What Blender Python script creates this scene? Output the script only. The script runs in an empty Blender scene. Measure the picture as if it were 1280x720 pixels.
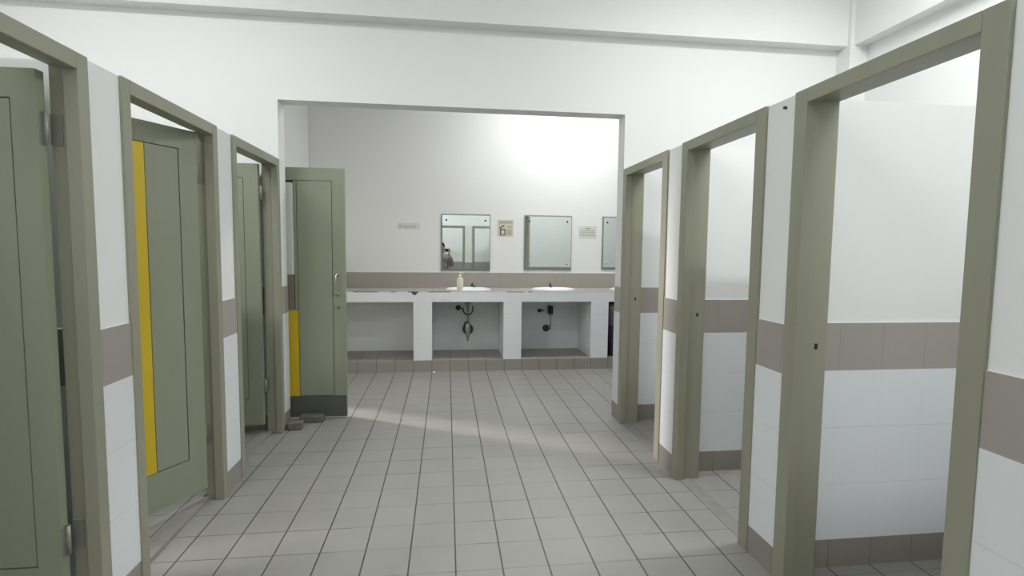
import bpy, bmesh, math, random
from mathutils import Matrix, Vector
random.seed(4)
PI = math.pi
S = bpy.context.scene
C = S.collection

# ---------------------------------------------------------------- camera
cam_d = bpy.data.cameras.new('camera')
cam_d.sensor_width = 36.0
cam_d.lens = 655.1 / 1280 * 36
cam_d.clip_start = 0.03
cam = bpy.data.objects.new('camera', cam_d)
C.objects.link(cam)
R_ = Vector((0.992326, -0.123201, 0.010484)); U_ = Vector((-0.001116, 0.075857, 0.997118)); F_ = Vector((0.123641, 0.989478, -0.075137))
cam.matrix_world = Matrix(((R_.x, U_.x, -F_.x, 0), (R_.y, U_.y, -F_.y, 0), (R_.z, U_.z, -F_.z, 1.3648), (0, 0, 0, 1)))
S.camera = cam

# ---------------------------------------------------------------- world, exposure
W = bpy.data.worlds.new('world'); S.world = W; W.use_nodes = True
bg = W.node_tree.nodes['Background']
bg.inputs[0].default_value = (0.95, 0.97, 1.0, 1); bg.inputs[1].default_value = 0.9
S.view_settings.view_transform = 'Standard'; S.view_settings.look = 'None'
S.view_settings.gamma = 1.0; S.view_settings.use_curve_mapping = False
S.view_settings.exposure = -0.26
S.cycles.max_bounces = 10; S.cycles.diffuse_bounces = 6; S.cycles.glossy_bounces = 4
S.cycles.use_denoising = True
S.cycles.sample_clamp_indirect = 6.0

def area(name, loc, target, sx, sy, power, col=(1, 1, 1), spread=PI):
    l = bpy.data.lights.new(name, 'AREA'); l.shape = 'RECTANGLE'; l.size = sx; l.size_y = sy
    l.energy = power; l.color = col; l.spread = spread
    o = bpy.data.objects.new(name, l); C.objects.link(o); o.location = loc
    o.rotation_euler = (Vector(target) - Vector(loc)).to_track_quat('-Z', 'Y').to_euler()
    return o
COOL = (0.975, 0.99, 1.0)
# fluorescent fittings under the ceiling (x, y, z, turned); one behind the camera is added to brighten the rear stalls
TUBES = [(-2.0, 2.0, 3.6, 0, 66), (2.2, 2.35, 3.6, 0, 50), (2.1, 0.3, 3.6, 0, 54), (-.6, -.75, 3.6, 0, 36), (1.45, 5.35, 3.6, 0, 58)]
for x, y, z, t, pw in TUBES:
    area('tube_light', (x, y, z - .075), (x, y, 0), 1.15, .16, pw, COOL)
# daylight that comes in at the open entrance door on the left of the washroom
area('daylight_outside_entrance', (-5.9, 7.1, 2.3), (-.6, 4.2, .9), .5, 1.4, 800, (1.0, .90, .89))

# ---------------------------------------------------------------- constants of the place
XL, XR = -1.192, 1.360          # faces of the two rows of stalls
ZT = 1.981                      # top of the stalls
ZK, ZV, ZU = .125, .867, 1.069  # top of skirting tiles, foot and top of the taupe band
YW, YW2 = 3.972, 4.13           # cross wall with the wide opening
ZO = 2.40
YB = 6.35                       # washroom back wall
XRW, XLW = 3.24, -3.1
YR = -1.75
ZC = 3.7
XWL, XWR = -1.57, 4.1
YP = 5.763

# ---------------------------------------------------------------- materials
def mat(name, col=(.8, .8, .8), rough=.5, metal=0, spec=.5, noise=0, nscale=6, bump=0):
    m = bpy.data.materials.new(name); m.use_nodes = True
    n = m.node_tree.nodes; l = m.node_tree.links; b = n['Principled BSDF']
    b.inputs['Base Color'].default_value = (*col, 1); b.inputs['Roughness'].default_value = rough
    b.inputs['Metallic'].default_value = metal; b.inputs['Specular IOR Level'].default_value = spec
    if noise:
        g = n.new('ShaderNodeNewGeometry'); t = n.new('ShaderNodeTexNoise'); t.inputs['Scale'].default_value = nscale
        t.inputs['Detail'].default_value = 5
        l.new(g.outputs['Position'], t.inputs['Vector'])
        mx = n.new('ShaderNodeMix'); mx.data_type = 'RGBA'
        mx.inputs[6].default_value = (*[c * (1 - noise) for c in col], 1); mx.inputs[7].default_value = (*[min(1, c * (1 + noise)) for c in col], 1)
        l.new(t.outputs['Fac'], mx.inputs[0]); l.new(mx.outputs[2], b.inputs['Base Color'])
        if bump:
            bp = n.new('ShaderNodeBump'); bp.inputs['Strength'].default_value = bump; bp.inputs['Distance'].default_value = .01
            l.new(t.outputs['Fac'], bp.inputs['Height']); l.new(bp.outputs[0], b.inputs['Normal'])
    return m

class NT:
    """little helper for math nodes"""
    def __init__(s, m): s.n = m.node_tree.nodes; s.l = m.node_tree.links
    def put(s, sock, v):
        if isinstance(v, (int, float)): sock.default_value = v
        else: s.l.new(v, sock)
    def m(s, op, a, b=0.0, c=None):
        x = s.n.new('ShaderNodeMath'); x.operation = op; s.put(x.inputs[0], a); s.put(x.inputs[1], b)
        if c is not None: s.put(x.inputs[2], c)
        return x.outputs[0]
    def mix(s, f, a, b):
        x = s.n.new('ShaderNodeMix'); x.data_type = 'RGBA'; s.put(x.inputs[0], f)
        for i, v in ((6, a), (7, b)):
            if isinstance(v, tuple): x.inputs[i].default_value = (*v, 1)
            else: s.l.new(v, x.inputs[i])
        return x.outputs[2]
    def line(s, v, off, step, half):
        """1 on a joint line every «step», starting at «off»"""
        d = s.m('PINGPONG', s.m('SUBTRACT', v, off), step / 2)     # 0 at the joint
        return s.m('LESS_THAN', d, half)

PLASTER = (.80, .81, .80); TILE_W = (.76, .785, .805); TAUPE = (.365, .338, .302); SKIRT = (.29, .268, .235)

def wall_material(name, x0=0.04, y0=.97, zrows=(ZK, ZV, ZU), plaster=PLASTER, lower=True):
    m = mat(name); t = NT(m); n = t.n; l = t.l; b = n['Principled BSDF']
    g = n.new('ShaderNodeNewGeometry'); sp = n.new('ShaderNodeSeparateXYZ'); l.new(g.outputs['Position'], sp.inputs[0])
    sn = n.new('ShaderNodeSeparateXYZ'); l.new(g.outputs['True Normal'], sn.inputs[0])
    X, Y, Z = sp.outputs; nx = t.m('GREATER_THAN', t.m('ABSOLUTE', sn.outputs[0]), .5)
    ny = t.m('GREATER_THAN', t.m('ABSOLUTE', sn.outputs[1]), .5)
    no = n.new('ShaderNodeTexNoise'); no.inputs['Scale'].default_value = 2.2; no.inputs['Detail'].default_value = 4
    l.new(g.outputs['Position'], no.inputs['Vector']); f = no.outputs['Fac']
    pl = t.mix(f, tuple(c * .97 for c in plaster), plaster)
    if lower:
        zk, zv, zu = zrows
        vj = t.m('ADD', t.m('MULTIPLY', ny, t.line(X, x0, .2, .0013)), t.m('MULTIPLY', nx, t.line(Y, y0, .2, .0013)))
        hj = t.line(Z, zv, (zv - zk) / 3, .0013)
        j = t.m('MINIMUM', t.m('ADD', vj, hj), 1)
        jw = t.m('MINIMUM', t.m('ADD', t.m('MULTIPLY', vj, .35), hj), 1)
        white = t.mix(t.m('MULTIPLY', jw, .4), t.mix(f, tuple(c * .96 for c in TILE_W), TILE_W), (.42, .43, .43))
        taupe = t.mix(t.m('MULTIPLY', vj, .45), t.mix(f, tuple(c * .9 for c in TAUPE), tuple(c * 1.06 for c in TAUPE)), (.17, .16, .145))
        skirt = t.mix(t.m('MULTIPLY', vj, .8), t.mix(f, tuple(c * .8 for c in SKIRT), tuple(c * 1.1 for c in SKIRT)), (.08, .075, .065))
        c = t.mix(t.m('GREATER_THAN', Z, zk), skirt, white)
        c = t.mix(t.m('GREATER_THAN', Z, zv), c, taupe)
        c = t.mix(t.m('GREATER_THAN', Z, zu - .0005), c, pl)
        l.new(c, b.inputs['Base Color'])
        r = t.m('ADD', t.m('MULTIPLY', t.m('GREATER_THAN', Z, zu - .0005), .35), .28)
        l.new(r, b.inputs['Roughness'])
    else:
        l.new(pl, b.inputs['Base Color']); b.inputs['Roughness'].default_value = .7
    return m

def floor_material(name, x0=.0396, y0=2.1308, base=(.315, .307, .286), dark=.0034):
    m = mat(name); t = NT(m); n = t.n; l = t.l; b = n['Principled BSDF']
    g = n.new('ShaderNodeNewGeometry'); sp = n.new('ShaderNodeSeparateXYZ'); l.new(g.outputs['Position'], sp.inputs[0])
    X, Y, Z = sp.outputs
    no = n.new('ShaderNodeTexNoise'); no.inputs['Scale'].default_value = 3.5; no.inputs['Detail'].default_value = 6
    l.new(g.outputs['Position'], no.inputs['Vector'])
    n2 = n.new('ShaderNodeTexNoise'); n2.inputs['Scale'].default_value = 1.1; n2.inputs['Detail'].default_value = 2
    l.new(g.outputs['Position'], n2.inputs['Vector'])
    # a tone for each tile
    ix = t.m('FLOOR', t.m('DIVIDE', t.m('SUBTRACT', X, x0), .2)); iy = t.m('FLOOR', t.m('DIVIDE', t.m('SUBTRACT', Y, y0), .2))
    cv = n.new('ShaderNodeCombineXYZ'); l.new(ix, cv.inputs[0]); l.new(iy, cv.inputs[1])
    wn = n.new('ShaderNodeTexWhiteNoise'); wn.noise_dimensions = '2D'; l.new(cv.outputs[0], wn.inputs['Vector'])
    c = t.mix(no.outputs['Fac'], tuple(q * .86 for q in base), tuple(q * 1.1 for q in base))
    c = t.mix(t.m('MULTIPLY', wn.outputs[0], .22), c, tuple(q * .82 for q in base))
    lx = t.line(X, x0, .2, dark)
    ly = t.line(Y, y0, .2, dark * .8)
    keep = t.m('MULTIPLY', ly, t.m('ADD', .35, t.m('MULTIPLY', t.m('GREATER_THAN', n2.outputs['Fac'], .52), .4)))
    c = t.mix(keep, c, (.10, .097, .085))
    c = t.mix(t.m('MULTIPLY', lx, .92), c, (.045, .043, .038))
    l.new(c, b.inputs['Base Color'])
    r = t.m('ADD', t.m('MULTIPLY', no.outputs['Fac'], .2), .36); l.new(r, b.inputs['Roughness'])
    bp = n.new('ShaderNodeBump'); bp.inputs['Strength'].default_value = .5; bp.inputs['Distance'].default_value = .002
    l.new(t.m('SUBTRACT', 1.0, t.m('MAXIMUM', lx, ly)), bp.inputs['Height']); l.new(bp.outputs[0], b.inputs['Normal'])
    return m

M = {}
M['wall'] = wall_material('tiled wall')
M['plaster'] = wall_material('white plaster', lower=False)
M['wall_wash'] = wall_material('washroom wall', x0=.04, zrows=(.126, .885, 1.069), plaster=(.80, .80, .79))
M['floor'] = floor_material('grey floor tile')
M['floor_stall'] = floor_material('stall floor tile', base=(.32, .312, .29), dark=.0026)
M['cement'] = mat('cement strip', (.27, .26, .24), .8, noise=.2, nscale=20)
M['ceiling'] = mat('ceiling paint', (.80, .82, .80), .8)
def frame_mat(name, a, b_):
    m = mat(name, a, .42, noise=.0); t = NT(m); n = t.n; l = t.l
    g = n.new('ShaderNodeNewGeometry'); no = n.new('ShaderNodeTexNoise'); no.inputs['Scale'].default_value = 3; no.inputs['Detail'].default_value = 6
    mp = n.new('ShaderNodeMapping'); mp.inputs['Scale'].default_value = (3, 3, .5); l.new(g.outputs['Position'], mp.inputs[0]); l.new(mp.outputs[0], no.inputs['Vector'])
    l.new(t.mix(no.outputs['Fac'], a, b_), n['Principled BSDF'].inputs['Base Color'])
    return m
M['olive_frame'] = frame_mat('olive frame paint', (.26, .262, .195), (.32, .318, .242))
M['olive'] = frame_mat('olive door paint', (.255, .275, .198), (.295, .313, .228))
M['groove'] = mat('dark groove', (.05, .05, .035), .8)
M['yellow'] = mat('yellow strip', (.62, .45, .018), .45, noise=.08, nscale=8)
M['pale'] = mat('pale strip', (.66, .66, .62), .4, noise=.06)
M['strip_taupe'] = mat('taupe strip', (.22, .195, .155), .45, noise=.15)
M['kick'] = mat('grey kick plate', (.12, .125, .115), .42, metal=.2, noise=.15)
M['steel'] = mat('dull steel', (.33, .33, .29), .5, metal=.5)
M['chrome'] = mat('worn brass chrome', (.72, .70, .58), .22, metal=1)
M['dark'] = mat('dark metal', (.035, .035, .03), .5, metal=.3)
M['pipe'] = mat('dark pipe', (.06, .06, .06), .35, metal=.6)
M['pipe_grey'] = mat('grey pipe', (.30, .30, .30), .35, metal=.5)
M['brick'] = mat('grey brick', (.155, .15, .13), .9, noise=.3, nscale=30, bump=.5)
M['mirror'] = mat('mirror glass', (.82, .88, .86), .015, metal=1)
M['mirror_edge'] = mat('mirror edge', (.30, .32, .32), .4, metal=.3)
M['ceramic'] = mat('white ceramic', (.86, .86, .85), .12)
M['bowl_dark'] = mat('drain', (.06, .06, .06), .4, metal=.7)
M['tile_white'] = M['wall_wash']
M['counter_top'] = floor_material('counter top tile', base=(.40, .38, .345), dark=.001)
M['plinth'] = floor_material('plinth tile', base=(.31, .29, .26), dark=.0022)
M['lamp'] = mat('lamp tube', (1, 1, 1), .4)
_b = M['lamp'].node_tree.nodes['Principled BSDF']; _b.inputs['Emission Color'].default_value = (.93, .985, 1, 1); _b.inputs['Emission Strength'].default_value = 4
M['fixture'] = mat('white fixture', (.8, .8, .8), .4)
M['paper'] = mat('paper', (.66, .66, .61), .7, noise=.04)
M['paper_old'] = mat('yellowed paper', (.60, .58, .49), .7, noise=.1, nscale=20)
M['ink'] = mat('faded ink', (.30, .30, .26), .8)
M['ink_dark'] = mat('dark ink', (.12, .12, .10), .8)
M['ink_light'] = mat('pale ink', (.44, .43, .35), .8)
M['soap'] = mat('cream plastic', (.66, .64, .53), .3)
M['white_plastic'] = mat('white plastic', (.82, .82, .78), .3)
M['bin'] = mat('dark purple plastic', (.035, .03, .065), .4)
M['bin_top'] = mat('grey liner', (.14, .14, .16), .5)
M['chip'] = mat('broken mortar', (.10, .08, .06), .95, noise=.4, nscale=60)
M['edge_dirt'] = mat('dirty joint', (.16, .145, .12), .9)
M['skin'] = mat('skin', (.42, .27, .19), .5)
M['hair'] = mat('black hair', (.02, .018, .016), .5)
M['shirt'] = mat('mauve shirt', (.27, .23, .25), .85, noise=.1, nscale=15)
M['trousers'] = mat('dark trousers', (.05, .05, .07), .85)
M['phone'] = mat('black phone', (.015, .015, .017), .2)
M['ground'] = mat('outside paving', (.4, .39, .37), .9, noise=.1)

# ---------------------------------------------------------------- mesh helpers
def box(bm, x0, y0, z0, x1, y1, z1, mi=0):
    v = [bm.verts.new(p) for p in ((x0, y0, z0), (x1, y0, z0), (x1, y1, z0), (x0, y1, z0), (x0, y0, z1), (x1, y0, z1), (x1, y1, z1), (x0, y1, z1))]
    for q in ((0, 3, 2, 1), (4, 5, 6, 7), (0, 1, 5, 4), (1, 2, 6, 5), (2, 3, 7, 6), (3, 0, 4, 7)):
        f = bm.faces.new([v[i] for i in q]); f.material_index = mi
def tube(bm, pts, r, seg=12, caps=True):
    pts = [Vector(p) for p in pts]; rs = r if isinstance(r, (list, tuple)) else [r] * len(pts)
    rings = []; up = None
    for i, p in enumerate(pts):
        d = (pts[min(i + 1, len(pts) - 1)] - pts[max(i - 1, 0)]).normalized()
        if up is None: up = d.orthogonal().normalized()
        up = (up - d * up.dot(d)).normalized(); s = d.cross(up)
        rings.append([bm.verts.new(p + (up * math.cos(a) + s * math.sin(a)) * rs[i]) for a in [2 * PI * k / seg for k in range(seg)]])
    for a, b in zip(rings, rings[1:]):
        for k in range(seg):
            f = bm.faces.new((a[k], a[(k + 1) % seg], b[(k + 1) % seg], b[k])); f.smooth = True
    if caps: bm.faces.new(rings[0][::-1]); bm.faces.new(rings[-1])
def lathe(bm, prof, cx=0, cy=0, seg=40, sx=1, sy=1):
    rings = []
    for r, z in prof:
        rings.append([bm.verts.new((cx + r * sx * math.cos(2 * PI * k / seg), cy + r * sy * math.sin(2 * PI * k / seg), z)) for k in range(seg)])
    for a, b in zip(rings, rings[1:]):
        for k in range(seg):
            f = bm.faces.new((a[k], a[(k + 1) % seg], b[(k + 1) % seg], b[k])); f.smooth = True
    bm.faces.new(rings[0][::-1]); bm.faces.new(rings[-1])
def obj(name, bm, m, parent=None, bevel=0, loc=None, rot=None, mats=None):
    me = bpy.data.meshes.new(name)
    bmesh.ops.recalc_face_normals(bm, faces=bm.faces)
    bm.to_mesh(me); bm.free()
    for k in (mats or [m]): me.materials.append(k)
    o = bpy.data.objects.new(name, me); C.objects.link(o)
    if parent: o.parent = parent
    if loc: o.location = loc
    if rot: o.rotation_euler = rot
    if bevel:
        b = o.modifiers.new('bevel', 'BEVEL'); b.width = bevel; b.segments = 2; b.limit_method = 'ANGLE'; b.angle_limit = .7
    return o
def B(*boxes):
    bm = bmesh.new()
    for b in boxes: box(bm, *b)
    return bm
def struct(name, bm, m, parent=None, **k):
    o = obj(name, bm, m, parent, **k)
    if not parent: o['kind'] = 'structure'
    return o
def tag(o, label, cat=None, group=None):
    o['label'] = label
    if cat: o['category'] = cat
    if group: o['group'] = group
    return o
def thing(name, label, cat, loc=(0, 0, 0), rz=0, group=None):
    o = bpy.data.objects.new(name, None); C.objects.link(o); o.location = loc; o.rotation_euler = (0, 0, rz)
    o.empty_display_size = .1
    return tag(o, label, cat, group)
def dup(root, loc=None, rz=None):
    r = root.copy(); C.objects.link(r)
    if loc is not None: r.location = loc
    if rz is not None: r.rotation_euler = (0, 0, rz)
    for ch in list(root.children):
        c = ch.copy(); C.objects.link(c); c.parent = r
        for g in list(ch.children):
            d = g.copy(); C.objects.link(d); d.parent = c
    return r

# ================================================================ SETTING
def tiled(bm, x0, y0, x1, y1, zt, z0=0.0, rx=.006, ry=.006, zu=ZU):
    """a wall of two thicknesses: tiled below, plaster a little set back above"""
    box(bm, x0, y0, z0, x1, y1, zu)
    box(bm, x0 + rx, y0 + ry, zu, x1 - rx, y1 - ry, zt)

struct('floor', B((XL - .11, YR - .1, -.2, XR + .01, YW, 0), (XL - .41, YW, -.2, XWR, YB + .1, 0), (XR + .01, YR - .1, -.2, XRW + .1, YW, 0)), M['floor'])
struct('floor_left_stalls', B((XLW - .1, YR - .1, -.2, XL - .11, YW, .012)), M['floor_stall'])
struct('ceiling', B((XLW - .2, YR - .2, ZC, XWR + .1, YB + .2, ZC + .1)), M['ceiling'])
# cross wall with the wide opening
bm = bmesh.new()
tiled(bm, XLW - .1, YW, XL, YW2, ZO, rx=0); tiled(bm, XR, YW, XWR, YW2, ZO, rx=0)
box(bm, XLW - .1, YW + .006, ZO, XWR, YW2 - .006, ZC)
struct('wall_cross', bm, M['wall'])
# beams under the ceiling
struct('beam_cross', B((XLW, 3.865, 2.965, XRW, YW + .02, ZC)), M['plaster'])
struct('beam_right', B((3.135, YR, 2.965, XRW + .02, 3.865, ZC)), M['plaster'])
struct('column_right', B((3.10, 3.835, ZU, XRW + .02, YW + .01, ZC)), M['plaster'])
struct('beam_left', B((XLW - .02, YR, 2.965, XLW + .1, 3.865, ZC)), M['plaster'])
# outer walls
bm = bmesh.new(); tiled(bm, XRW, YR - .1, XRW + .12, YW, ZC, ry=0); struct('wall_right', bm, M['wall'])
bm = bmesh.new(); tiled(bm, XLW - .12, YR - .1, XLW, YW, ZC, ry=0); struct('wall_left', bm, M['wall'])
bm = bmesh.new(); tiled(bm, XLW, YR - .12, XRW, YR, ZC, rx=0); struct('wall_rear', bm, M['wall'])
# washroom
struct('wall_back', B((XWL - .15, YB, 0, XWR + .12, YB + .12, 1.073), (XWL - .15, YB + .006, 1.073, XWR + .12, YB + .12, ZC)), M['wall_wash'])
DY0, DY1 = 4.24, 4.97                       # entrance doorway in the washroom's left wall
struct('wall_washroom_left', B((XWL - .15, YW2, 0, XWL, DY0 - .03, ZC), (XWL - .15, DY1 + .03, 0, XWL, YB, ZC), (XWL - .15, DY0 - .03, 2.02, XWL, DY1 + .03, ZC)), M['wall_wash'])
struct('wall_washroom_right', B((XWR, YW2, 0, XWR + .12, YB, ZC)), M['wall_wash'])
struct('ground_outside', B((-9, 2.5, -.25, XWL - .15, 9, -.02)), M['ground'])
struct('trim_entrance', B((XWL - .15, DY0 - .03, 0, XWL, DY0, 2.02), (XWL - .15, DY1, 0, XWL, DY1 + .03, 2.02), (XWL - .15, DY0, 1.99, XWL, DY1, 2.02)), M['olive_frame'])

# rows of stalls ------------------------------------------------
LEFT_DOORS = [(0.14, .955), (1.14, 1.957), (2.140, 2.950), (3.150, 3.972)]
RIGHT_DOORS = [(0.14, .955), (1.155, 1.952), (2.141, 2.948), (3.147, 3.972)]
FT = .105                                   # thickness of the front walls
def row(name, xa, xb, doors):
    bm = bmesh.new(); y = YR
    for a, b in doors:
        if a > y + .01: tiled(bm, xa, y, xb, a, ZT, ry=0)
        y = b
    struct(name, bm, M['wall'])
row('wall_stalls_left', XL - FT, XL, LEFT_DOORS)
row('wall_stalls_right', XR, XR + FT, RIGHT_DOORS)
def part(name, x0, x1, y0):
    bm = bmesh.new(); tiled(bm, x0, y0, x1, y0 + .1, ZT, rx=0); struct(name, bm, M['wall'])
for y0 in (.99, 1.99, 3.0):
    part('wall_partition_left', XLW, XL - FT, y0)
for y0 in (.99, 1.99, 2.985):
    part('wall_partition_right', XR + FT, XRW, y0)
# stalls behind the camera (seen in the mirror)
REAR_DOORS = [(-1.19, -.56), (-.38, .45), (.64, 1.33)]
YRF = -.52
bm = bmesh.new(); x = XL
for a, b in REAR_DOORS:
    if a > x + .01: tiled(bm, x, YRF - .1, a, YRF, ZT, rx=0)
    x = b
tiled(bm, x, YRF - .1, XR, YRF, ZT, rx=0)
struct('wall_stalls_rear', bm, M['wall'])

# thresholds between aisle and stalls
for i, (a, b) in enumerate(RIGHT_DOORS[1:]):
    struct('trim_%d' % (i + 1), B((XR + .02, a + .05, -.01, XR + .10, b - .05, .0025)), M['cement'])
for i, (a, b) in enumerate(LEFT_DOORS[1:]):
    struct('trim_%d' % (i + 4), B((XL - .15, a + .05, -.01, XL - .07, b - .05, .020)), M['cement'])

# ================================================================ DOOR FRAMES
def stall_frame(label, side, a, b, depth, w, top, group=None, strike=False, zs=.99, plates=True):
    """frame in plane x = XL / XR, filling y from a to b; local x runs into the stall"""
    t = thing('stall_door_frame', label, 'door frame', (XL if side < 0 else XR, 0, 0), 0)
    s = -1 if side < 0 else 1
    def bb(bm, xa, y0, z0, xb, y1, z1):
        xs = sorted((s * xa, s * xb)); box(bm, xs[0], y0, z0, xs[1], y1, z1)
    lip = .04
    for (y0, y1, d) in ((a, a + w, 1), (b - w, b, -1)):
        bm = bmesh.new()
        bb(bm, -.006, y0, 0, lip, y1, ZT + .003)
        q0, q1 = (y0, y1 - .012) if d > 0 else (y0 + .012, y1)
        bb(bm, lip, q0, 0, depth, q1, ZT)
        obj('jamb', bm, M['olive_frame'], t, bevel=.003)
    bm = bmesh.new()
    bb(bm, -.006, a + w, ZT - top, lip, b - w, ZT + .003)
    bb(bm, lip, a + w - .012, ZT - top + .012, depth, b - w + .012, ZT)
    obj('frame_head', bm, M['olive_frame'], t, bevel=.003)
    if side < 0:
        for zc in (1.735, .365):
            bm = bmesh.new(); bb(bm, depth - .036, b - w + .0095, zc - .05, depth, b - w + .0125, zc + .05)
            obj('hinge_plate', bm, M['steel'], t)
    if strike:
        bm = bmesh.new(); bb(bm, .088, b - w + .010, zs - .011, .100, b - w + .014, zs + .011)
        obj('strike_plate', bm, M['dark'], t)['label'] = 'small black strike plate'
    return t
stall_frame('olive green door frame nearest on the left, holding the door cut by the photo edge', -1, *LEFT_DOORS[1], .09, .052, .052)
stall_frame('olive green door frame in the middle of the left row, around the door with a yellow strip', -1, *LEFT_DOORS[2], .09, .052, .052)
stall_frame('olive green door frame farthest on the left, next to the wide opening', -1, *LEFT_DOORS[3], .105, .052, .052)
stall_frame('large empty olive green door frame nearest on the right, cutting close to the photo edge', 1, *RIGHT_DOORS[1], .14, .072, .052, strike=True)
stall_frame('empty olive green door frame in the middle of the right row', 1, *RIGHT_DOORS[2], .14, .072, .052, strike=True)
stall_frame('empty olive green door frame farthest on the right, beside the wide opening', 1, *RIGHT_DOORS[3], .14, .078, .052, strike=True, zs=.985)
for (d, sd) in ((LEFT_DOORS[0], -1), (RIGHT_DOORS[0], 1)):
    f = stall_frame('olive door frame at the %s elbow of the photographer, outside the photo' % ('left' if sd < 0 else 'right'), sd, *d, .1, .052, .052)
for k, (a, b) in enumerate(REAR_DOORS):
    t = thing('stall_door_frame', ['olive door frame behind the photographer, at the left', 'olive door frame seen in the left mirror, around the person',
              'olive door frame seen at the right side of the left mirror'][k], 'door frame', (0, YRF, 0))
    obj('jamb', B((a, -.1, 0, a + .055, .008, ZT)), M['olive_frame'], t, bevel=.003)
    obj('jamb', B((b - .055, -.1, 0, b, .008, ZT)), M['olive_frame'], t, bevel=.003)
    obj('frame_head', B((a + .055, -.1, ZT - .055, b - .055, .008, ZT)), M['olive_frame'], t, bevel=.003)

# ================================================================ DOOR LEAVES
def leaf(label, loc, ang, L=.66, z0=.085, z1=1.932, pz=(.275, 1.832), panel=(.10, .56), strip=None, strips=None, kick=None, hinges=(1.735, .365), side=-1, th=.036, mirror_y=1):
    """hinge axis at the origin, leaf runs along +x; visible face is at y = -th/2 * ... (local -y)"""
    t = thing('stall_door', label, 'door', (loc[0], loc[1], 0), ang)
    p0, p1 = panel; a, b = pz; h = th / 2; g = .0035
    off = .012
    bm = B((off, -h, z0, off + p0 - g, h, z1), (off + p1 + g, -h, z0, L, h, z1),
           (off + p0 - g, -h, b + g, off + p1 + g, h, z1), (off + p0 - g, -h, z0, off + p1 + g, h, a - g))
    obj('door_frame_boards', bm, M['olive'], t)
    obj('groove_bed', B((off + p0 - g, -h + .008, a - g, off + p1 + g, h - .008, b + g)), M['groove'], t)
    bx = [off + p0, off + p1]
    if strips:
        bx = [off + p0, strips[0]]
    obj('panel', B((bx[0], -h + .001, a, bx[1], h - .001, b)), M['olive'], t, bevel=.002)
    if strips:
        s0, s1, segs = strips
        for nm, za, zb, mm, lb in segs:
            o = obj(nm, B((s0 + .004, -h, za, s1, h, zb)), M[mm], t); o['label'] = lb
        if s1 + .004 < off + p1:
            obj('panel', B((s1 + .004, -h + .001, a, off + p1, h - .001, b)), M['olive'], t, bevel=.002)
    if kick:
        o = obj('kick_plate', B((off + .002, -h - .003, kick[0], L - .002, -h + .001, kick[1])), M['kick'], t); o['label'] = 'dark grey kick plate'
    for zc in hinges:
        bm = bmesh.new(); tube(bm, [(-.001, 0, zc - .05), (-.001, 0, zc + .05)], .0065, 12)
        box(bm, -.001, -.003, zc - .05, .0125, .003, zc + .05)
        box(bm, off - .002, -h - .002, zc - .045, off + .0005, h, zc + .045)
        obj('hinge', bm, M['steel'], t)
    return t
# far left stall: leaf swung in, square to the row
leafC = leaf('narrow olive door ajar inside the farthest left frame, with two steel hinges', (-1.288, 3.885), PI)
leafC.rotation_euler = (0, 0, PI)
leafA = leaf('large olive door at the left photo edge, swung into the nearest left stall', (-1.270, 1.878), PI, z1=1.912, pz=(.285, 1.818), panel=(.078, .56))
leafB = leaf('half-closed olive door with a full-length yellow strip, in the middle left stall', (-1.266, 2.886), math.atan2(-.889, -.458),
             strips=(.275, .40, [('yellow_strip', .275, 1.832, 'yellow', 'bright yellow strip')]))
# entrance door of the washroom
leafD = leaf('open olive door with a D handle and grey kick plate, at the left of the wide opening', (XWL + .02, 4.262), 0,
             L=.76, z0=.012, z1=1.968, pz=(.185, 1.868), panel=(.2, .650), kick=(.012, .182), hinges=(1.70, .35))
leafD.name = 'entrance_door'
for ch in list(leafD.children):
    if ch.name.startswith('panel'): bpy.data.objects.remove(ch)
obj('panel', B((.403, -.017, .185, .661, .017, 1.868)), M['olive'], leafD, bevel=.002)
obj('panel', B((.213, -.017, .185, .305, .017, 1.868)), M['olive'], leafD, bevel=.002)
obj('panel', B((.379, -.0174, .871, .399, .0174, 1.868)), M['olive'], leafD)
obj('yellow_strip', B((.309, -.018, .185, .399, .018, .867)), M['yellow'], leafD)['label'] = 'yellow lower strip'
obj('taupe_strip', B((.309, -.018, .867, .372, .018, 1.14)), M['strip_taupe'], leafD)['label'] = 'brownish middle piece of the strip'
obj('pale_strip', B((.309, -.019, 1.14, .377, .018, 1.855)), M['pale'], leafD, bevel=.012)['label'] = 'whitish upper strip'
# handle and lock
bm = bmesh.new(); hx, hz0, hz1 = .705, .995, 1.150
pts = [(hx, -.018, hz0)] + [(hx - .012 * math.sin(k / 4 * PI / 2), -.018 - .042 * math.sin(k / 4 * PI / 2), hz0 + .012 * (1 - math.cos(k / 4 * PI / 2))) for k in range(1, 5)]
pts += [(hx - .012, -.06, hz0 + .05), (hx - .012, -.06, hz1 - .05)]
pts += [(hx - .012 * math.sin(k / 4 * PI / 2), -.018 - .042 * math.sin(k / 4 * PI / 2), hz1 - .012 * (1 - math.cos(k / 4 * PI / 2))) for k in range(4, 0, -1)] + [(hx, -.018, hz1)]
tube(bm, pts, .0075, 12); tube(bm, [(hx, -.018, hz0), (hx, -.021, hz0)], .016, 16); tube(bm, [(hx, -.018, hz1), (hx, -.021, hz1)], .016, 16)
obj('door_handle', bm, M['chrome'], leafD)['label'] = 'bright curved pull handle'
bm = bmesh.new(); tube(bm, [(hx, -.017, .885), (hx, -.024, .885)], .018, 20)
lk = obj('lock', bm, M['steel'], leafD)
bm = bmesh.new(); tube(bm, [(hx, -.024, .885), (hx, -.026, .885)], .007, 12); obj('keyhole', bm, M['dark'], lk)

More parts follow.
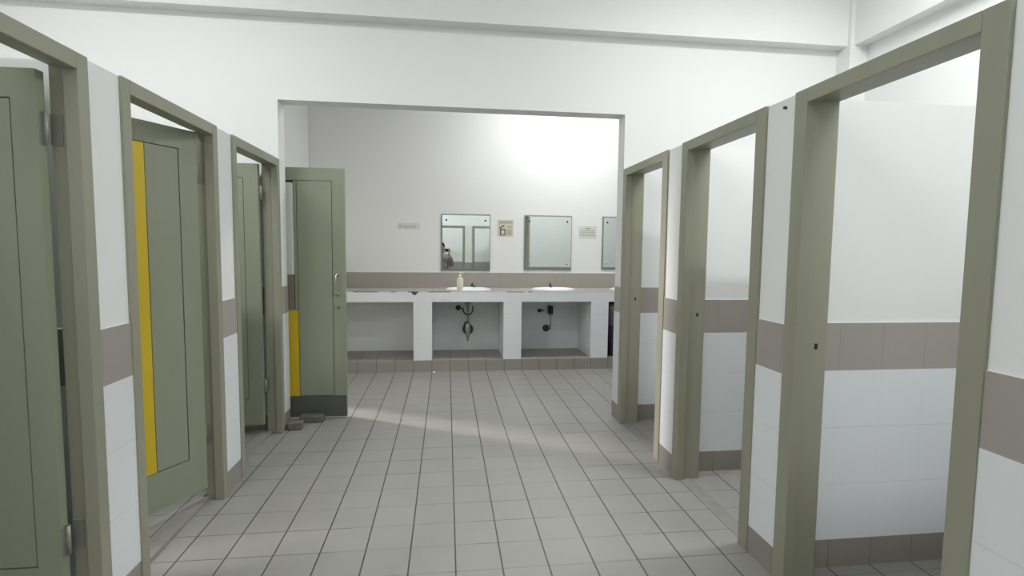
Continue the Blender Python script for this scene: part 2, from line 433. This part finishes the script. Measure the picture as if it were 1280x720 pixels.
# door stop bricks
for (x, y, lx, ly, rz, lab) in ((-1.122, 4.01, .105, .075, .10, 'small grey brick on the floor against the left jamb, nearer one'),
                                (-1.045, 4.172, .175, .075, -.03, 'longer grey brick lying on the floor against the open door')):
    b = obj('brick', B((-lx / 2, -ly / 2, 0, lx / 2, ly / 2, .055)), M['brick'], loc=(x, y, 0), rot=(0, 0, rz), bevel=.009)
    tag(b, lab, 'brick')
bm = bmesh.new(); lathe(bm, [(.001, 0), (.014, .0), (.017, .006), (.010, .013), (.001, .015)], 0, 0, 9, 1, .8)
tag(obj('crumpled_paper', bm, M['white_plastic'], loc=(-.137, 5.72, 0)), 'tiny white scrap on the floor before the counter plinth', 'litter')
bm = bmesh.new(); tube(bm, [(0.005, 0, 0), (-.006, 0, .0)], .006, 8)
tag(obj('wall_nail', bm, M['dark'], loc=(XR, 2.02, 1.945)), 'small dark nail near the top of the right wall strip', 'nail')

# ================================================================ WASHBASIN COUNTER
ctr = thing('washbasin_counter', 'long tiled counter with white front and taupe plinth along the back wall', 'counter', (0, YP, 0))
D = YB - YP
Xa, Xb = XWL + .002, XWR - .002
def W2(*bs): return B(*bs)
obj('plinth', B((Xa, 0, 0, Xb, D - .001, .126)), M['plinth'], ctr, bevel=.002)
# top with holes for the basins
SINKS = [(.245, 6.045), (1.245, 6.045), (2.20, 6.045)]
def countertop():
    bm = bmesh.new(); z0, z1 = .80, .885; y0, y1 = .012, D - .001
    cuts = [(cx, .235, .19) for cx, cy in SINKS]; cy = 6.045 - YP
    xs = [Xa] + [v for cx, rx, ry in cuts for v in (cx - .28, cx + .28)] + [Xb]
    for i in range(0, len(xs) - 1, 2): box(bm, xs[i], y0, z0, xs[i + 1], y1, z1)
    N = 40
    for cx, rx, ry in cuts:
        def outer(a):
            c, s = math.cos(a), math.sin(a)
            tx = .28 / abs(c) if abs(c) > 1e-6 else 1e9
            ty = ((y1 - cy) if s > 0 else (cy - y0)) / abs(s) if abs(s) > 1e-6 else 1e9
            k = min(tx, ty); return c * k, s * k
        angs = sorted([2 * PI * k / N for k in range(N)] + [math.atan2(q, p) % (2 * PI) for p in (.28, -.28) for q in (y1 - cy, y0 - cy)])
        vs = []
        for a in angs:
            ox, oy = outer(a); ix, iy = rx * math.cos(a), ry * math.sin(a)
            vs.append([bm.verts.new((cx + ox, cy + oy, z1)), bm.verts.new((cx + ix, cy + iy, z1)), bm.verts.new((cx + ix, cy + iy, z0)), bm.verts.new((cx + ox, cy + oy, z0))])
        for k in range(len(vs)):
            p, q = vs[k], vs[(k + 1) % len(vs)]
            for j in range(4):
                bm.faces.new((p[j], q[j], q[(j + 1) % 4], p[(j + 1) % 4]))
    return bm
obj('countertop', countertop(), M['counter_top'], ctr)
# white front rail, with the broken corner left of the first basin
def fascia():
    bm = bmesh.new(); z0, z1 = .773, .879
    xs = [Xa, -.384, -.362, -.335, -.310, Xb]; zz = [z1, z1, z1 - .028, z1 - .032, z1, z1]
    fr = [bm.verts.new((x, 0, z)) for x, z in zip(xs, zz)]; fb = [bm.verts.new((x, 0, z0)) for x in xs]
    br = [bm.verts.new((x, .012, z)) for x, z in zip(xs, zz)]; bb = [bm.verts.new((x, .012, z0)) for x in xs]
    for i in range(len(xs) - 1):
        bm.faces.new((fb[i], fb[i + 1], fr[i + 1], fr[i])); bm.faces.new((bb[i], br[i], br[i + 1], bb[i + 1]))
        bm.faces.new((fr[i], fr[i + 1], br[i + 1], br[i])); bm.faces.new((fb[i], bb[i], bb[i + 1], fb[i + 1]))
    bm.faces.new((fb[0], fr[0], br[0], bb[0])); bm.faces.new((fb[-1], bb[-1], br[-1], fr[-1]))
    return bm
obj('front_rail', fascia(), M['wall_wash'], ctr)
obj('soffit', B((Xa, .013, .765, Xb, D - .001, .7728)) if 0 else B((Xa, .0125, .773, Xb, .05, .7995)), M['wall_wash'], ctr)
obj('mortar_bed', B((Xa, .006, .80, Xb, .013, .8862)), M['chip'], ctr)['label'] = 'dark broken mortar under the front edge'
# thin top edge strip, broken away in places
bm = bmesh.new()
for a, b in ((Xa, -1.0), (-.74, -.60), (-.55, -.42), (-.30, -.2), (.04, .66), (.86, .9), (.95, Xb)):
    box(bm, a, -.001, .8785, b, .014, .8868)
obj('edge_trim', bm, M['wall_wash'], ctr)
for a, b in ((-.36, -.16), (.63, .832), (1.63, 1.832), (2.63, 2.832), (3.63, 3.832)):
    obj('pillar', B((a, .0, .126, b, D - .001, .7728)), M['wall_wash'], ctr, bevel=.002)

def basin(cx, cy, label):
    t = thing('washbasin', label, 'sink', (cx, cy, .885), 0, 'oval basins set in the counter')
    bm = bmesh.new()
    prof = [(.02, -.125), (.10, -.115), (.17, -.07), (.205, -.02), (.225, .008), (.245, .019), (.260, .016), (.268, .0005), (.234, .0005), (.22, -.02), (.185, -.08), (.11, -.128), (.02, -.135)]
    rings = []; seg = 48
    for r, z in prof:
        rings.append([bm.verts.new((r * math.cos(2 * PI * k / seg), r * .8 * math.sin(2 * PI * k / seg), z)) for k in range(seg)])
    for a, b in zip(rings, rings[1:]):
        for k in range(seg):
            f = bm.faces.new((a[k], a[(k + 1) % seg], b[(k + 1) % seg], b[k])); f.smooth = True
    bm.faces.new(rings[0]); bm.faces.new(rings[-1][::-1])
    obj('bowl', bm, M['ceramic'], t)
    bm = bmesh.new(); tube(bm, [(0, 0, -.126), (0, 0, -.121)], .022, 20); obj('drain', bm, M['bowl_dark'], t)
    return t
b1 = basin(*SINKS[0], 'white oval washbasin behind the soap bottle')
b2 = basin(*SINKS[1], 'white oval washbasin under the second mirror, without a soap bottle')
b3 = basin(*SINKS[2], 'white oval washbasin at the far right, mostly hidden by the wall')
def tap(x, y, label, ang):
    t = thing('tap', label, 'tap', (x, y, .885), ang)
    bm = bmesh.new(); lathe(bm, [(.020, 0), (.020, .006), (.012, .012), (.011, .040), (.014, .046), (.014, .056), (.008, .062)], 0, 0, 20)
    tube(bm, [(0, 0, .034), (0, -.03, .044), (0, -.065, .044), (0, -.082, .034), (0, -.085, .022)], [.010, .009, .008, .008, .008], 12)
    obj('tap_body', bm, M['pipe'], t)
    bm = bmesh.new(); tube(bm, [(0, .004, .062), (0, -.004, .070), (0, -.045, .084)], [.009, .008, .006], 10); obj('tap_lever', bm, M['pipe'], t)
    t.scale = (.9, .9, .75)
    return t
tap(.30, 6.29, 'small dark tap beside the soap bottle', .35)
tap(1.255, 6.29, 'small dark tap behind the second washbasin', 0)
tap(2.21, 6.29, 'small dark tap behind the farthest right washbasin', 0)

# soap bottle
t = thing('soap_bottle', 'cream pump soap bottle standing at the first washbasin', 'bottle', (.148, 5.872, .897))
bm = bmesh.new(); lathe(bm, [(.030, 0), (.035, .004), (.036, .02), (.036, .115), (.032, .128), (.018, .140), (.014, .144), (.014, .150)], 0, 0, 28, 1, .75)
obj('bottle_body', bm, M['soap'], t)
bm = bmesh.new(); lathe(bm, [(.017, .146), (.017, .166), (.012, .170), (.005, .171), (.005, .188), (.012, .190), (.012, .198), (.006, .200)], 0, 0, 20)
tube(bm, [(0, 0, .194), (.018, -.010, .195), (.036, -.018, .188)], [.006, .0055, .004], 10)
obj('pump', bm, M['white_plastic'], t)

# pipes under the first basin
t = thing('drain_trap', 'dark sink drain with hanging trap under the first washbasin', 'pipe', (.243, 6.05, 0))
bm = bmesh.new(); tube(bm, [(0, 0, .752), (0, 0, .715), (0, 0, .69)], [.032, .030, .018], 18); tube(bm, [(0, 0, .70), (0, 0, .50)], .014, 14)
obj('tail_pipe', bm, M['pipe_grey'], t)
bm = bmesh.new(); tube(bm, [(0, 0, .50), (0, 0, .478), (0, 0, .39), (0, 0, .365), (0, 0, .33), (0, 0, .285)], [.024, .036, .036, .024, .018, .008], 18)
obj('trap_cup', bm, M['pipe_grey'], t)
bm = bmesh.new(); n = 20
tube(bm, [(.050 * math.cos(a), -.012, .43 + .050 * math.sin(a)) for a in [PI * .65 + (PI * .85) * k / n for k in range(n + 1)]], .014, 10)
tube(bm, [(.050 * math.cos(a), -.012, .43 + .050 * math.sin(a)) for a in [-PI * .5 + (PI * .85) * k / n for k in range(n + 1)]], .014, 10)
obj('trap_ring', bm, M['dark'], t)
bm = bmesh.new(); tube(bm, [(0, .03, .43), (0, .12, .44), (0, .285, .44)], .018, 12); tube(bm, [(0, .275, .44), (0, .298, .44)], .036, 18); obj('waste_pipe', bm, M['pipe'], t)
t = thing('supply_hose', 'dark curved water hoses hanging below the first washbasin', 'hose', (.243, 6.05, 0))
bm = bmesh.new()
tube(bm, [(.056 * math.cos(a), -.045, .668 + .068 * math.sin(a)) for a in [-PI * .97 + (PI * 1.13) * k / 24 for k in range(25)]], .0085, 10)
obj('hose', bm, M['dark'], t)
bm = bmesh.new(); tube(bm, [(-.056, -.045, .672), (-.068, .02, .665), (-.098, .2, .655), (-.105, .285, .645)], .0085, 10); obj('hose', bm, M['dark'], t)
bm = bmesh.new(); tube(bm, [(-.105, .296, .645), (-.105, .245, .645)], .018, 14); tube(bm, [(-.105, .255, .645), (-.105, .255, .615)], .014, 12)
tube(bm, [(-.105, .297, .645), (-.105, .290, .645)], .032, 18); obj('stop_valve', bm, M['pipe'], t)
# bare fittings under the second basin
def wall_fit(name, x, z, r, label, cat, extra=None):
    bm = bmesh.new(); tube(bm, [(0, 0, 0), (0, -.006, 0)], r, 20); tube(bm, [(0, -.005, 0), (0, -.045, 0)], r * .62, 16)
    if extra: extra(bm)
    return tag(obj(name, bm, M['pipe'], loc=(x, YB, z)), label, cat)
wall_fit('angle_valve', 1.135, .603, .024, 'small dark angle valve on the wall under the second washbasin', 'valve', lambda bm: tube(bm, [(.0, -.04, .0), (.028, -.045, .012), (.045, -.045, .0)], .010, 10))
wall_fit('waste_outlet', 1.222, .385, .044, 'round black waste outlet in the wall under the second washbasin', 'pipe')
t = thing('pipe_stub', 'black square pipe stub with a thin tail below the second washbasin', 'pipe', (1.270, YB, .615))
obj('pipe_end', B((-.028, -.06, -.050, .030, 0, .050)), M['dark'], t, bevel=.006)
bm = bmesh.new(); tube(bm, [(.0, -.03, -.04), (.008, -.025, -.14), (.004, -.02, -.20), (.010, -.015, -.25)], [.005, .005, .009, .004], 8); obj('thin_tail', bm, M['pipe_grey'], t)

# bin in the third bay
t = thing('waste_bin', 'dark tall bin under the counter at the far right, mostly hidden', 'bin', (1.99, 5.93, .126))
bm = bmesh.new(); lathe(bm, [(.105, 0), (.118, .006), (.135, .36), (.132, .365), (.11, .362)], 0, 0, 32); obj('bin_body', bm, M['bin'], t)
bm = bmesh.new(); lathe(bm, [(.134, .36), (.142, .365), (.146, .50), (.142, .585), (.12, .61), (.03, .625)], 0, 0, 32); obj('bin_lid', bm, M['bin_top'], t)

# ================================================================ MIRRORS AND NOTICES
def mirror(x0, x1, z0, z1, label, tilt=0):
    cx, cz = (x0 + x1) / 2, (z0 + z1) / 2; w, h = (x1 - x0) / 2, (z1 - z0) / 2
    t = thing('wall_mirror', label, 'mirror', (cx, YB, cz))
    e = .016
    obj('back_panel', B((-w, -.004, -h, w, .008, h)), M['mirror_edge'], t)
    g = obj('mirror_glass', B((-w + e, -.016, -h + e * 1.6, w - e * .6, -.010, h - e)), M['mirror'], t, rot=(tilt, 0, 0))
    for sx in (-1, 1):
        for sz in (-1, 1):
            bm = bmesh.new(); tube(bm, [(sx * (w - .062), -.003, sz * (h - .075)), (sx * (w - .062), -.021, sz * (h - .075))], .011, 14)
            obj('screw_cap', bm, M['dark'] if sz > 0 else M['steel'], t)
    return t
mirror(-.068, .522, 1.088, 1.770, 'left wall mirror reflecting door frames and the person', -.0046)
mirror(.935, 1.528, 1.102, 1.772, 'middle wall mirror reflecting only pale wall')
mirror(1.912, 2.505, 1.112, 1.772, 'right wall mirror cut off by the opening')
def sign(name, label, x0, x1, z0, z1, m, prints):
    t = thing(name, label, 'sign', ((x0 + x1) / 2, YB + .006, (z0 + z1) / 2))
    w, h = (x1 - x0) / 2, (z1 - z0) / 2
    obj('sheet', B((-w, -.002, -h, w, .0, h)), m, t)
    for nm, mm, bs in prints:
        obj(nm, B(*[(a * w, -.0028, c * h, b * w, -.0019, d * h) for a, b, c, d in bs]), mm, t)
    return t
random.seed(2)
def words(z0, z1, n, a=-.85, b=.85):
    out = []; x = a
    while x < b:
        w = random.uniform(.08, .22); out.append((x, min(x + w, b), z0, z1)); x += w + .05
    return out
sign('paper_notice', 'faded narrow paper notice left of the left mirror', -.578, -.318, 1.580, 1.652, M['paper'],
     [('lettering', M['ink_light'], words(-.15, .2, 1, -.55, .7) + words(-.6, -.4, 1, -.4, .6) + [(-.85, -.65, -.4, .3)])])
sign('pictogram_poster', 'square yellowed poster with bin pictogram between the mirrors', .610, .805, 1.507, 1.708, M['paper_old'],
     [('bin_pictogram', M['ink_dark'], [(-.72, -.56, -.85, -.1), (-.14, .0, -.85, -.1), (-.72, 0, -.85, -.74), (-.72, 0, -.2, -.06)]),
      ('pale_patches', M['ink_light'], [(.15, .8, -.85, -.1), (-.8, .85, .55, .9), (.2, .8, .05, .3)])])
bm = bmesh.new(); box(bm, -.035, -.0006, -.008, .035, .0006, .008)
pz = [o for o in bpy.data.objects if o.name.startswith('pictogram_poster')][0]
obj('lid_pictogram', bm, M['ink_dark'], pz, loc=(-.045, -.0024, .018), rot=(0, -math.radians(32), 0))
sign('paper_notice', 'white printed notice with lines of text right of the middle mirror', 1.618, 1.842, 1.500, 1.652, M['paper'],
     [('lettering', M['ink'], [(-.3, .35, .55, .68)] + sum([words(z, z + .10, 1) for z in (.22, -.05, -.32, -.6)], []))])

# ================================================================ LAMPS
for k, (x, y, z, tt, pw) in enumerate(TUBES):
    t = thing('ceiling_lamp', ['white tube lamp on the ceiling above the left stalls', 'white tube lamp on the ceiling above the right stalls', 'white tube lamp on the ceiling above the nearest right stall', 'added white tube lamp on the ceiling behind the photographer, brightening the rear stalls',
              'white tube lamp on the washroom ceiling'][k], 'lamp', (x, y, ZC))
    obj('lamp_housing', B((-.62, -.05, -.045, .62, .05, -.0005)), M['fixture'], t, bevel=.004)
    bm = bmesh.new(); tube(bm, [(-.59, 0, -.06), (.59, 0, -.06)], .014, 12); obj('lamp_tube', bm, M['lamp'], t)

# ================================================================ PERSON WITH THE PHONE (seen in the left mirror)
def skin(name, verts, edges, radii, m, parent=None, root=0, sub=2, loc=(0, 0, 0)):
    me = bpy.data.meshes.new(name); me.from_pydata(verts, edges, []); me.materials.append(m)
    o = bpy.data.objects.new(name, me); C.objects.link(o); o.location = loc
    if parent: o.parent = parent
    md = o.modifiers.new('skin', 'SKIN'); md.use_smooth_shade = True
    for i, r in enumerate(radii):
        r = r if isinstance(r, tuple) else (r, r)
        me.skin_vertices[0].data[i].radius = r; me.skin_vertices[0].data[i].use_root = (i == root)
    s = o.modifiers.new('sub', 'SUBSURF'); s.levels = sub; s.render_levels = sub
    return o
px, py = -.135, -.34
person = thing('person', 'person in a mauve shirt holding up a black phone, seen in the left mirror', 'person', (px, py, 0))
# body: pelvis, chest, neck, head, arms, legs
V = [(0, 0, .82), (0, 0, .98), (0, 0, 1.14), (0, .005, 1.235), (0, .01, 1.30), (0, .03, 1.36), (0, .035, 1.43), (0, .03, 1.50),
     (-.17, 0, 1.20), (-.235, .04, .98), (-.06, .20, 1.20), (.060, .245, 1.30),
     (.17, 0, 1.20), (.25, .05, .99), (.235, .20, 1.17), (.180, .262, 1.30),
     (-.085, 0, .78), (-.09, .01, .44), (-.09, -.02, .07), (-.10, .10, .035),
     (.085, 0, .78), (.09, .01, .44), (.09, -.02, .07), (.10, .10, .035)]
Ed = [(0, 1), (1, 2), (2, 3), (3, 4), (4, 5), (5, 6), (6, 7), (2, 8), (8, 9), (9, 10), (10, 11), (2, 12), (12, 13), (13, 14), (14, 15),
      (0, 16), (16, 17), (17, 18), (18, 19), (0, 20), (20, 21), (21, 22), (22, 23)]
Rd = [(.15, .10), (.135, .095), (.15, .10), (.09, .07), (.052, .052), (.062, .066), (.078, .090), (.066, .080),
      .056, .042, .030, .025, .056, .042, .030, .025, .085, .055, .036, .028, .085, .055, .036, .028]
body = skin('body', V, Ed, Rd, M['skin'], person)
# clothes follow the body
SV = [V[i] for i in (0, 1, 2, 3, 8, 9, 12, 13)] + [V[10], V[14], (.0, .222, 1.25), (.208, .23, 1.235)]
skin('shirt', SV, [(0, 1), (1, 2), (2, 3), (2, 4), (4, 5), (2, 6), (6, 7), (5, 8), (7, 9), (8, 10), (9, 11)],
     [(.20, .14), (.19, .135), (.19, .13), (.085, .08), .085, .074, .085, .074, .052, .052, .042, .042], M['shirt'], person)
TV = [V[i] for i in (0, 16, 17, 18, 20, 21, 22)]
skin('trousers', TV, [(0, 1), (1, 2), (2, 3), (0, 4), (4, 5), (5, 6)], [(.165, .115), .105, .075, .058, .105, .075, .058], M['trousers'], person)
# hair cap, face
bm = bmesh.new(); bmesh.ops.create_uvsphere(bm, u_segments=28, v_segments=18, radius=1)
for v in bm.verts:
    v.co = Vector((v.co.x * .088, v.co.y * .104, v.co.z * .098))
bmesh.ops.delete(bm, geom=[v for v in bm.verts if v.co.z < -.035 or (v.co.y > .045 and v.co.z < .035)], context='VERTS')
for f in bm.faces: f.smooth = True
h = obj('hair', bm, M['hair'], person, loc=(0, .022, 1.475)); sd = h.modifiers.new('s', 'SOLIDIFY'); sd.thickness = .01
for nm, sx in (('eye', -1), ('eye', 1)):
    bm = bmesh.new(); bmesh.ops.create_uvsphere(bm, u_segments=12, v_segments=8, radius=.011); obj(nm, bm, M['hair'], person, loc=(sx * .03, .112, 1.445))
bm = bmesh.new(); tube(bm, [(0, .115, 1.445), (0, .130, 1.42), (0, .134, 1.405)], [.007, .011, .013], 10); obj('nose', bm, M['skin'], person)
bm = bmesh.new(); tube(bm, [(-.022, .108, 1.378), (0, .114, 1.376), (.022, .108, 1.378)], [.003, .006, .003], 8); obj('mouth', bm, M['strip_taupe'], person)
for sx in (-1, 1):
    bm = bmesh.new(); tube(bm, [(sx * .080, .02, 1.455), (sx * .09, .015, 1.44), (sx * .084, .022, 1.41)], [.008, .012, .006], 8); obj('ear', bm, M['skin'], person)
# hands: palm and five fingers each, holding the ends of the phone (phone lies across x)
def hand(sx, wrist, pc):
    vs = [wrist, pc]; es = [(0, 1)]; rs = [.024, (.030, .014)]
    for k in range(4):
        base = Vector(pc) + Vector((-sx * .004, .018, .024 - .016 * k)); L = (.030, .034, .032, .026)[k]
        i = len(vs)
        vs += [tuple(base), tuple(base + Vector((-sx * L * .5, .014, .002))), tuple(base + Vector((-sx * L, .012, .0))), tuple(base + Vector((-sx * (L + .014), .004, -.001)))]
        rs += [.009, .0085, .008, .007]; es += [(1, i), (i, i + 1), (i + 1, i + 2), (i + 2, i + 3)]
    i = len(vs); b = Vector(pc)
    vs += [tuple(b + Vector((-sx * .012, -.014, -.020))), tuple(b + Vector((-sx * .030, -.020, -.012))), tuple(b + Vector((-sx * .045, -.018, .0)))]
    rs += [.011, .0095, .008]; es += [(1, i), (i, i + 1), (i + 1, i + 2)]
    skin('hand', vs, es, rs, M['skin'], person, root=1)
hand(-1, (.060, .245, 1.30), (.053, .268, 1.345)); hand(1, (.180, .262, 1.30), (.220, .268, 1.345))
ph = thing('phone', 'black phone held up in two hands, seen in the left mirror', 'phone', (0, -.066, 1.3648))
obj('phone_case', B((-.078, -.005, -.038, .078, .005, .038)), M['phone'], ph, bevel=.004)
bm = bmesh.new(); tube(bm, [(.055, .004, .02), (.055, .0065, .02)], .008, 14); obj('phone_lens', bm, M['steel'], ph)
